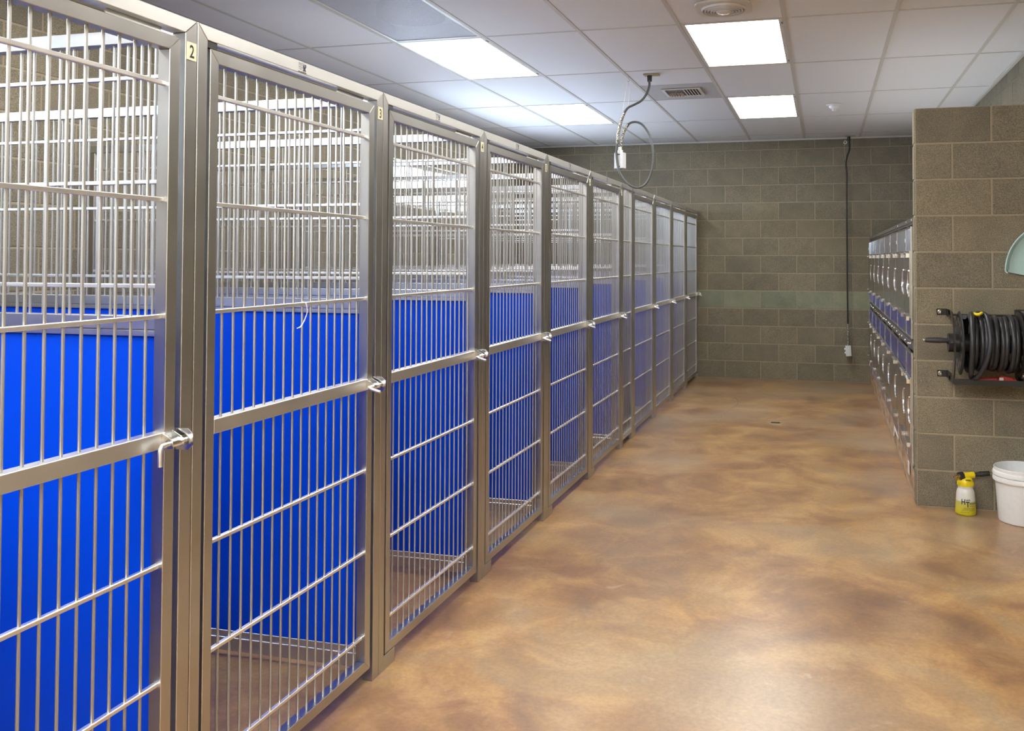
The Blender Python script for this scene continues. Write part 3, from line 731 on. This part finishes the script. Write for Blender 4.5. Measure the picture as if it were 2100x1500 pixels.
# loose outer loop
lp = [(0.135, 0.03, 0.158), (0.16, -0.08, 0.150), (0.165, -0.155, 0.06), (0.155, -0.170, -0.03), (0.135, -0.150, -0.11), (0.110, -0.10, -0.165), (0.088, -0.05, -0.175), (0.078, -0.12, -0.13), (0.076, -0.163, -0.03), (0.080, -0.150, 0.07), (0.09, -0.07, 0.145), (0.10, 0.03, 0.155)]
link('loose_loop', MB().tube(spline(lp, 6), 0.0128, 10).mesh('loose_loop', 'black_rubber', True), o2)
link('yellow_coupling', MB().tube(spline([(0.108, -0.02, 0.158), (0.112, -0.055, 0.157), (0.125, -0.075, 0.158), (0.140, -0.06, 0.165)], 4), 0.008, 10).mesh('yellow_coupling', 'yellow', True), o2)
o3 = thing('spray_nozzle', 'red hose nozzle lying in the tray of the hose reel', 'nozzle', (0.84, 5.10, 0.7265))
link('barrel', MB().tube([(-0.075, -0.01, 0.014), (0.03, 0.0, 0.018), (0.13, -0.01, 0.016)], [0.012, 0.014, 0.013], 12).mesh('barrel', 'red', True), o3)
link('handle', MB().prism([(0.03, 0.006), (0.13, 0.006), (0.11, 0.035), (0.05, 0.048)], -0.045, -0.02, 'y').bevel(0.003).mesh('handle', 'red'), o3)
link('tag', MB().box(0.045, 0.065, -0.0462, -0.0452, 0.014, 0.036).mesh('tag', 'paper'), o3)

# ------------------------------------------------------------------ bucket
o = thing('bucket', 'white plastic bucket on the floor by the block wall stub', 'bucket', (1.017, 5.150, 0))
prof = [(0.0, 0.004), (0.122, 0.004)]
outer = [(0.118, 0.0), (0.1245, 0.003), (0.1265, 0.01), (0.1395, 0.212), (0.1515, 0.214), (0.1530, 0.222), (0.1500, 0.236), (0.1440, 0.239), (0.1525, 0.243), (0.1540, 0.251), (0.1505, 0.262), (0.1445, 0.265), (0.1465, 0.276), (0.1470, 0.281), (0.1445, 0.2835), (0.1418, 0.281), (0.1400, 0.26), (0.1225, 0.006), (0.001, 0.006)]
link('shell', MB().lathe(outer, n=56).mesh('shell', 'white_plastic', True), o)
for s_ in (-1, 1):
    a = math.radians(-93) if s_ < 0 else math.radians(87); c_, sn = math.cos(a), math.sin(a)
    mb = MB().box(0.138, 0.1575, -0.022, 0.022, 0.212, 0.242).bevel(0.003)
    bmesh.ops.rotate(mb.bm, verts=mb.bm.verts, cent=(0, 0, 0), matrix=Matrix.Rotation(a, 3, 'Z'))
    link('ear', mb.mesh('ear', 'white_plastic'), o)
a0 = math.radians(-93); hp = []
for k in range(17):
    f = k / 16; a = a0 + math.pi * f
    hp.append((0.162 * math.cos(a), 0.162 * math.sin(a), 0.227 - 0.115 * math.sin(math.pi * f)))
link('bail_wire', MB().tube(hp, 0.0022, 8).mesh('bail_wire', 'galv', True), o)

# ------------------------------------------------------------------ sprayer bottle
o = thing('spray_bottle', 'yellow and white sprayer bottle of liquid beside the bucket', 'bottle', (0.738, 5.215, 0))
prof = [(0.046, 0.0), (0.0515, 0.004), (0.0535, 0.012), (0.0525, 0.03), (0.0470, 0.108), (0.0455, 0.122), (0.0425, 0.131), (0.0385, 0.138), (0.0378, 0.144), (0.0400, 0.149), (0.0402, 0.153), (0.038, 0.155)]
link('body', MB().lathe(prof, n=40).mesh('body', 'bottle', True), o)
mb = MB(); mb.lathe([(0.0405, 0.1535), (0.0412, 0.157), (0.0408, 0.176), (0.0385, 0.1815)], n=36)
for k in range(36):
    a = 2 * math.pi * k / 36; mb.box(0.0, 0.0, 0, 0, 0, 0) if False else None
    p = (0.0412 * math.cos(a), 0.0412 * math.sin(a)); mb.tube([(p[0], p[1], 0.157), (p[0], p[1], 0.174)], 0.0013, 5)
link('cap', mb.mesh('cap', 'yellow', True), o)
mb = MB(); mb.lathe([(0.037, 0.1815), (0.036, 0.188), (0.030, 0.196), (0.022, 0.200)], n=28); mb.tube([(-0.028, -0.010, 0.202), (0.045, 0.012, 0.210)], [0.0190, 0.0170], 18)
hd = link('head', mb.mesh('head', 'yellow', True), o)
link('dial', MB().tube([(-0.034, -0.012, 0.201), (-0.012, -0.005, 0.204)], [0.0235, 0.0245], 20).mesh('dial', 'black_plastic', True), hd)
link('nozzle', MB().tube([(-0.062, -0.020, 0.1975), (-0.048, -0.016, 0.199), (-0.047, -0.016, 0.199), (-0.034, -0.012, 0.201)], [0.006, 0.007, 0.0115, 0.0125], 16).mesh('nozzle', 'brass', True), hd)
link('slot', MB().box(-0.004, 0.022, -0.0375, -0.033, 0.1875, 0.1915).mesh('slot', 'black_plastic'), hd)
link('barrel', MB().tube([(0.045, 0.012, 0.210), (0.070, 0.019, 0.213), (0.075, 0.020, 0.2135), (0.125, 0.033, 0.2185)], [0.0125, 0.0120, 0.0145, 0.0130], 16).mesh('barrel', 'black_plastic', True), hd)
def wrap(x, z):
    r = 0.0535 - (z - 0.012) * 0.0685 if z < 0.108 else 0.0468
    r += 0.0017; a = x / 0.050 - math.pi / 2 - 0.14
    return (r * math.cos(a), r * math.sin(a), z)
def pr(strings, mat, nm):
    mb = MB()
    for (s_, size, x, z, sx) in strings: text_into(mb.bm, s_, size, lambda u, v_: wrap(u + x, v_ + z), sx=sx, bold=size * 0.02)
    link(nm, mb.mesh(nm, mat), o)
pr([('H', 0.040, -0.022, 0.062, 0.75), ('T', 0.040, 0.002, 0.050, 0.75)], 'ink', 'lettering')
pr([('ealth', 0.013, 0.002, 0.082, 0.9), ('echnology', 0.013, 0.020, 0.064, 0.9)], 'ink', 'small_lettering')
mb = MB()
for (x0_, x1_, z) in ((0.018, 0.05, 0.054), (-0.008, 0.03, 0.043), (0.033, 0.05, 0.043), (-0.014, 0.024, 0.0365), (0.027, 0.05, 0.0365), (-0.019, 0.012, 0.030), (0.015, 0.05, 0.030), (-0.024, -0.008, 0.019), (-0.006, 0.004, 0.019), (0.006, 0.018, 0.019)):
    n = 6
    for k in range(n):
        u0 = x0_ + (x1_ - x0_) * k / n; u1 = x0_ + (x1_ - x0_) * (k + 1) / n
        mb.bm.faces.new([mb.bm.verts.new(wrap(u, zz)) for u, zz in ((u0, z), (u1, z), (u1, z + 0.0028), (u0, z + 0.0028))])
link('fine_print', mb.mesh('fine_print', 'ink_olive'), o)

# ------------------------------------------------------------------ mint dustpan hung on the stub wall
o = thing('dustpan', 'pale mint plastic dustpan hanging on the block wall stub', 'dustpan', (0.955, WY, 1.25))
arc = [(0.000, 0.070), (0.003, 0.105), (0.010, 0.140), (0.022, 0.175), (0.040, 0.210), (0.066, 0.245), (0.096, 0.275), (0.130, 0.297), (0.165, 0.305), (0.200, 0.297), (0.234, 0.275), (0.262, 0.245), (0.285, 0.205), (0.298, 0.160), (0.300, 0.110)]
base = [(0.003, 0.062)] + arc + [(0.298, 0.020), (0.150, 0.036), (0.080, 0.045), (0.015, 0.058)]
mb = MB(); mb.prism([(x + 0.02 * (x < 0.15) - 0.0 , z) for x, z in base], -0.014, -0.010, 'y')
link('pan', mb.mesh('pan', 'mint'), o)
mb = MB(); A = []; Bv = []; 
for (x, z) in arc:
    cxp, czp = 0.15, 0.12; inx, inz = x + (cxp - x) * 0.16, z + (czp - z) * 0.12
    A.append((x, -0.060, z)); Bv.append((inx, -0.012, inz))
for i in range(len(arc) - 1):
    for off in (0.0,):
        mb.bm.faces.new([mb.bm.verts.new(p) for p in (A[i], A[i + 1], Bv[i + 1], Bv[i])])
bmesh.ops.remove_doubles(mb.bm, verts=mb.bm.verts, dist=1e-5)
bmesh.ops.solidify(mb.bm, geom=list(mb.bm.faces), thickness=0.003)
link('side', mb.mesh('side', 'mint', True), o)
link('rim', MB().tube(spline([(x, -0.060, z) for x, z in [(0.010, 0.058)] + arc], 3), 0.0042, 8).mesh('rim', 'mint', True), o)
link('hanging_hook', MB().tube([(0.165, 0, 0.29), (0.165, -0.02, 0.285), (0.165, -0.022, 0.30)], 0.003, 8).mesh('hanging_hook', 'galv', True), o)

# ------------------------------------------------------------------ ceiling fittings
# exhaust fan grille
o = thing('ceiling_fan_grille', 'round ringed exhaust fan grille in a white plate on the ceiling', 'fan grille', (-0.525, 4.845, ZC))
h = 0.150; pl = []
for k in range(40):
    a = 2 * math.pi * k / 40; c_, s_ = math.cos(a), math.sin(a); n_ = (abs(c_) ** 5 + abs(s_) ** 5) ** (-1 / 5)
    pl.append((h * n_ * c_, h * n_ * s_))
link('plate', MB().prism(pl, -0.012, 0.0, 'z').bevel(0.004).mesh('plate', 'white_paint'), o)
link('backing', MB().lathe([(0.118, -0.0125), (0.118, -0.0135)], n=40).mesh('backing', 'duct_grey'), o)
for r_ in (0.118, 0.102, 0.086, 0.070, 0.055):
    link('ring', MB().lathe([(r_ - 0.005, -0.0135), (r_ - 0.004, -0.026 - (0.118 - r_) * 0.12), (r_ + 0.001, -0.026 - (0.118 - r_) * 0.12), (r_ + 0.004, -0.0135)], n=40, cap=False).mesh('ring', 'white_paint', True), o)
link('hub', MB().lathe([(0.042, -0.0135), (0.042, -0.030), (0.034, -0.036), (0.012, -0.040)], n=32).mesh('hub', 'white_paint', True), o)
# supply register
o = thing('air_register', 'small white louvred air register beside the hanging power cord', 'air vent', (-1.118, 7.262, ZC))
mb = MB(); hx, hy, f = 0.160, 0.165, 0.028
mb.box(-hx, hx, -hy, -hy + f, -0.008, 0); mb.box(-hx, hx, hy - f, hy, -0.008, 0); mb.box(-hx, -hx + f, -hy + f, hy - f, -0.008, 0); mb.box(hx - f, hx, -hy + f, hy - f, -0.008, 0)
link('frame', mb.bevel(0.002).mesh('frame', 'white_paint'), o)
link('backing', MB().box(-hx + f, hx - f, -hy + f, hy - f, -0.0012, -0.0002).mesh('backing', 'duct_grey'), o)
lv = MB().prism([(-0.002, -0.001), (0.002, -0.001), (0.016, -0.014), (0.012, -0.014)], -hy + f, hy - f, 'y').mesh('louvre', 'white_paint')
lv2 = MB().prism([(-0.002, -0.001), (0.002, -0.001), (-0.012, -0.014), (-0.016, -0.014)], -0.02, hy - f, 'y').mesh('louvre', 'beige')
for k in range(5): link('louvre', lv, o, (0.012 + k * 0.024, 0, 0))
for k in range(5): link('louvre', lv2, o, (-0.012 - k * 0.022, 0, 0))
# perforated return panel
c, r = RETURN_CELL; x0, x1, y1, y0 = GX[c], GX[c + 1], TY[r], TY[r + 1]
o = thing('return_air_panel', 'perforated grey metal return air panel in the ceiling above the kennels', 'air vent', ((x0 + x1) / 2, (y0 + y1) / 2, ZC))
hx, hy, f = (x1 - x0) / 2 - 0.013, (y1 - y0) / 2 - 0.009, 0.02
mb = MB(); mb.box(-hx, -hx + f, -hy, hy, 0, 0.02); mb.box(hx - f, hx, -hy, hy, 0, 0.02); mb.box(-hx + f, hx - f, -hy, -hy + f, 0, 0.02); mb.box(-hx + f, hx - f, hy - f, hy, 0, 0.02)
link('frame', mb.mesh('frame', 'white_paint'), o)
link('perforated_sheet', MB().box(-hx + f, hx - f, -hy + f, hy - f, 0.004, 0.0055).mesh('perforated_sheet', 'perf'), o)
mb = MB().box(-hx, hx, -hy, hy, 0.10, 0.104)
for bx_ in ((-hx, -hx + 0.002, -hy, hy), (hx - 0.002, hx, -hy, hy), (-hx, hx, -hy, -hy + 0.002), (-hx, hx, hy - 0.002, hy)): mb.box(*bx_, 0.02, 0.10)
link('back_box', mb.mesh('back_box', 'white_paint'), o)
link('duct_opening_shade', MB().lathe([(0.20, 0.040), (0.20, 0.0995)], (0.0, 0.22, 0), 36).mesh('duct_opening_shade', 'dark', True), o)  # solid dark disc, its colour stands in for the shade inside the duct
# smoke detector
o = thing('smoke_detector', 'white round smoke detector on the ceiling over the cages', 'smoke detector', (0.094, 8.165, ZC))
link('base', MB().lathe([(0.070, 0.0), (0.070, -0.006), (0.060, -0.014), (0.050, -0.016)], n=36).mesh('base', 'white_plastic', True), o)
link('head', MB().lathe([(0.047, -0.016), (0.046, -0.028), (0.036, -0.040), (0.030, -0.042)], n=36).mesh('head', 'white_plastic', True), o)
mb = MB()
for k in range(6):
    a = 2 * math.pi * k / 6; mb.tube([(0.022 * math.cos(a), 0.022 * math.sin(a), -0.042), (0.016 * math.cos(a), 0.016 * math.sin(a), -0.056)], 0.003, 6)
mb.lathe([(0.019, -0.056), (0.017, -0.059)], n=20)
link('cage', mb.mesh('cage', 'white_plastic', True), o)

# hanging power cord with looped cable
PY = 6.515
o = thing('hanging_power_cord', 'looped black power cord with a white outlet box hanging from the ceiling', 'power cord', (-1.245, PY, ZC))
def L_(x, z, y_=PY): return (x + 1.245, y_ - PY, z - ZC)
link('ceiling_plate', MB().box(-0.055, 0.060, -0.035, 0.035, -0.008, -0.0005).bevel(0.001).mesh('ceiling_plate', 'tan_plate'), o)
link('plug', MB().tube([L_(-1.258, 2.749), L_(-1.258, 2.705)], [0.019, 0.017], 16).mesh('plug', 'black_plastic', True), o)
path = [(-1.258, 2.71), (-1.256, 2.67), (-1.276, 2.612), (-1.316, 2.561), (-1.37, 2.533), (-1.417, 2.512), (-1.447, 2.474), (-1.471, 2.415), (-1.494, 2.323), (-1.503, 2.243), (-1.507, 2.151), (-1.484, 2.031), (-1.423, 1.944), (-1.349, 1.909), (-1.282, 1.941), (-1.242, 2.032), (-1.228, 2.15), (-1.242, 2.249), (-1.272, 2.328), (-1.322, 2.39), (-1.376, 2.408), (-1.423, 2.393), (-1.457, 2.341), (-1.474, 2.282), (-1.481, 2.20)]
def yofs(i): return PY - 0.018 if i < 12 else PY - 0.018 + 0.036 * min(1, (i - 12) / 8)
link('cord', MB().tube(spline([L_(x, z, yofs(i)) for i, (x, z) in enumerate(path)], 5), 0.0085, 10).mesh('cord', 'cord', True), o)
link('wire_grip', MB().tube(spline([L_(x, z, PY - 0.018) for x, z in path[6:10]], 5), 0.0115, 12).mesh('wire_grip', 'braid', True), o)
link('wire_grip', MB().tube(spline([L_(x, z, PY + 0.018) for x, z in path[21:25]], 5), 0.0110, 12).mesh('wire_grip', 'braid', True), o)
bx = link('outlet_box', MB().box(-0.037, 0.037, -0.028, 0.028, -0.060, 0.060).bevel(0.004).mesh('outlet_box', 'box_plastic'), o, L_(-1.486, 2.118, PY + 0.018), (0, 0, math.radians(-14)))
link('fitting', MB().lathe([(0.020, 0.058), (0.020, 0.080), (0.015, 0.082), (0.014, 0.104)], n=14).mesh('fitting', 'white_plastic', True), bx)
for z in (-0.046, 0.046): link('clasp', MB().box(-0.012, 0.012, -0.0305, -0.027, z - 0.004, z + 0.004).mesh('clasp', 'cord'), bx)
for s_ in (-1, 1):
    link('hanger_wire', MB().tube([L_(-1.421 , 2.712), L_(-1.421 + s_ * 0.013, 2.68), L_(-1.440 + s_ * 0.020, 2.512), L_(-1.447 + s_ * 0.008, 2.475)], 0.0012, 6).mesh('hanger_wire', 'galv', True), o)
link('hook', MB().tube(spline([L_(-1.421, ZC - 0.001), L_(-1.421, 2.735), L_(-1.412, 2.722), L_(-1.421, 2.711), L_(-1.430, 2.720)], 4), 0.003, 8).mesh('hook', 'galv', True), o)
# straight drop cord by the far wall
PY2 = 10.30
o = thing('drop_cord', 'straight black drop cord with a grey outlet box near the far wall', 'power cord', (0.289, PY2, ZC))
def L2(x, z, y_=PY2): return (x - 0.289, y_ - PY2, z - ZC)
link('ceiling_plate', MB().box(-0.055, 0.055, -0.035, 0.035, -0.008, -0.0005).bevel(0.001).mesh('ceiling_plate', 'tan_plate'), o)
link('plug', MB().tube([L2(0.272, 2.749), L2(0.272, 2.700)], 0.018, 16).mesh('plug', 'black_plastic', True), o)
link('cord', MB().tube(spline([L2(0.272, 2.71), L2(0.279, 2.655), L2(0.278, 2.599), L2(0.253, 2.525), L2(0.241, 2.444), L2(0.249, 2.306), L2(0.246, 2.057), L2(0.249, 1.5), L2(0.251, 1.01), L2(0.254, 0.67), L2(0.256, 0.43)], 4), 0.0095, 10).mesh('cord', 'black_plastic', True), o)
link('wire_grip', MB().tube([L2(0.2535, 0.66), L2(0.256, 0.44)], 0.0125, 12).mesh('wire_grip', 'braid', True), o)
bx = link('outlet_box', MB().box(-0.030, 0.030, -0.032, 0.032, -0.058, 0.058).bevel(0.003).mesh('outlet_box', 'box_plastic'), o, L2(0.258, 0.362), (0, math.radians(-4), 0))
link('fitting', MB().lathe([(0.017, 0.056), (0.019, 0.072), (0.013, 0.080)], n=14).mesh('fitting', 'steel_bright', True), bx)
for z in (-0.020, 0.020): link('knob', MB().lathe([(0.013, 0.0), (0.013, -0.008), (0.009, -0.012)], (-0.030, 0.0, z), 12, 'x').mesh('knob', 'white_plastic', True), bx)
link('hanger', MB().tube([L2(0.235, ZC - 0.001), L2(0.235, 2.70), L2(0.224, 2.63), L2(0.238, 2.46)], 0.0016, 6).mesh('hanger', 'galv', True), o)
link('hook', MB().tube([L2(0.235 + 0.017 * math.cos(a), 2.685 + 0.017 * math.sin(a)) for a in [2 * math.pi * k / 14 for k in range(14)]], 0.004, 8, closed=True).mesh('hook', 'steel_bright', True), o)

# floor drain
o = thing('floor_drain', 'small round floor drain in the aisle', 'drain', (-0.399, 7.671, 0))
link('rim', MB().lathe([(0.064, 0.0), (0.064, 0.002), (0.052, 0.003), (0.050, 0.001)], n=36, cap=False).mesh('rim', 'crack', True), o)
link('grate', MB().lathe([(0.050, 0.0003), (0.050, 0.0016)], n=36).mesh('grate', 'brass', True), o)
sl = MB().box(-0.036, 0.036, -0.003, 0.003, 0.0017, 0.0021).mesh('slot', 'dark')
for k in range(-2, 3): link('slot', sl, o, (0, k * 0.016, 0))
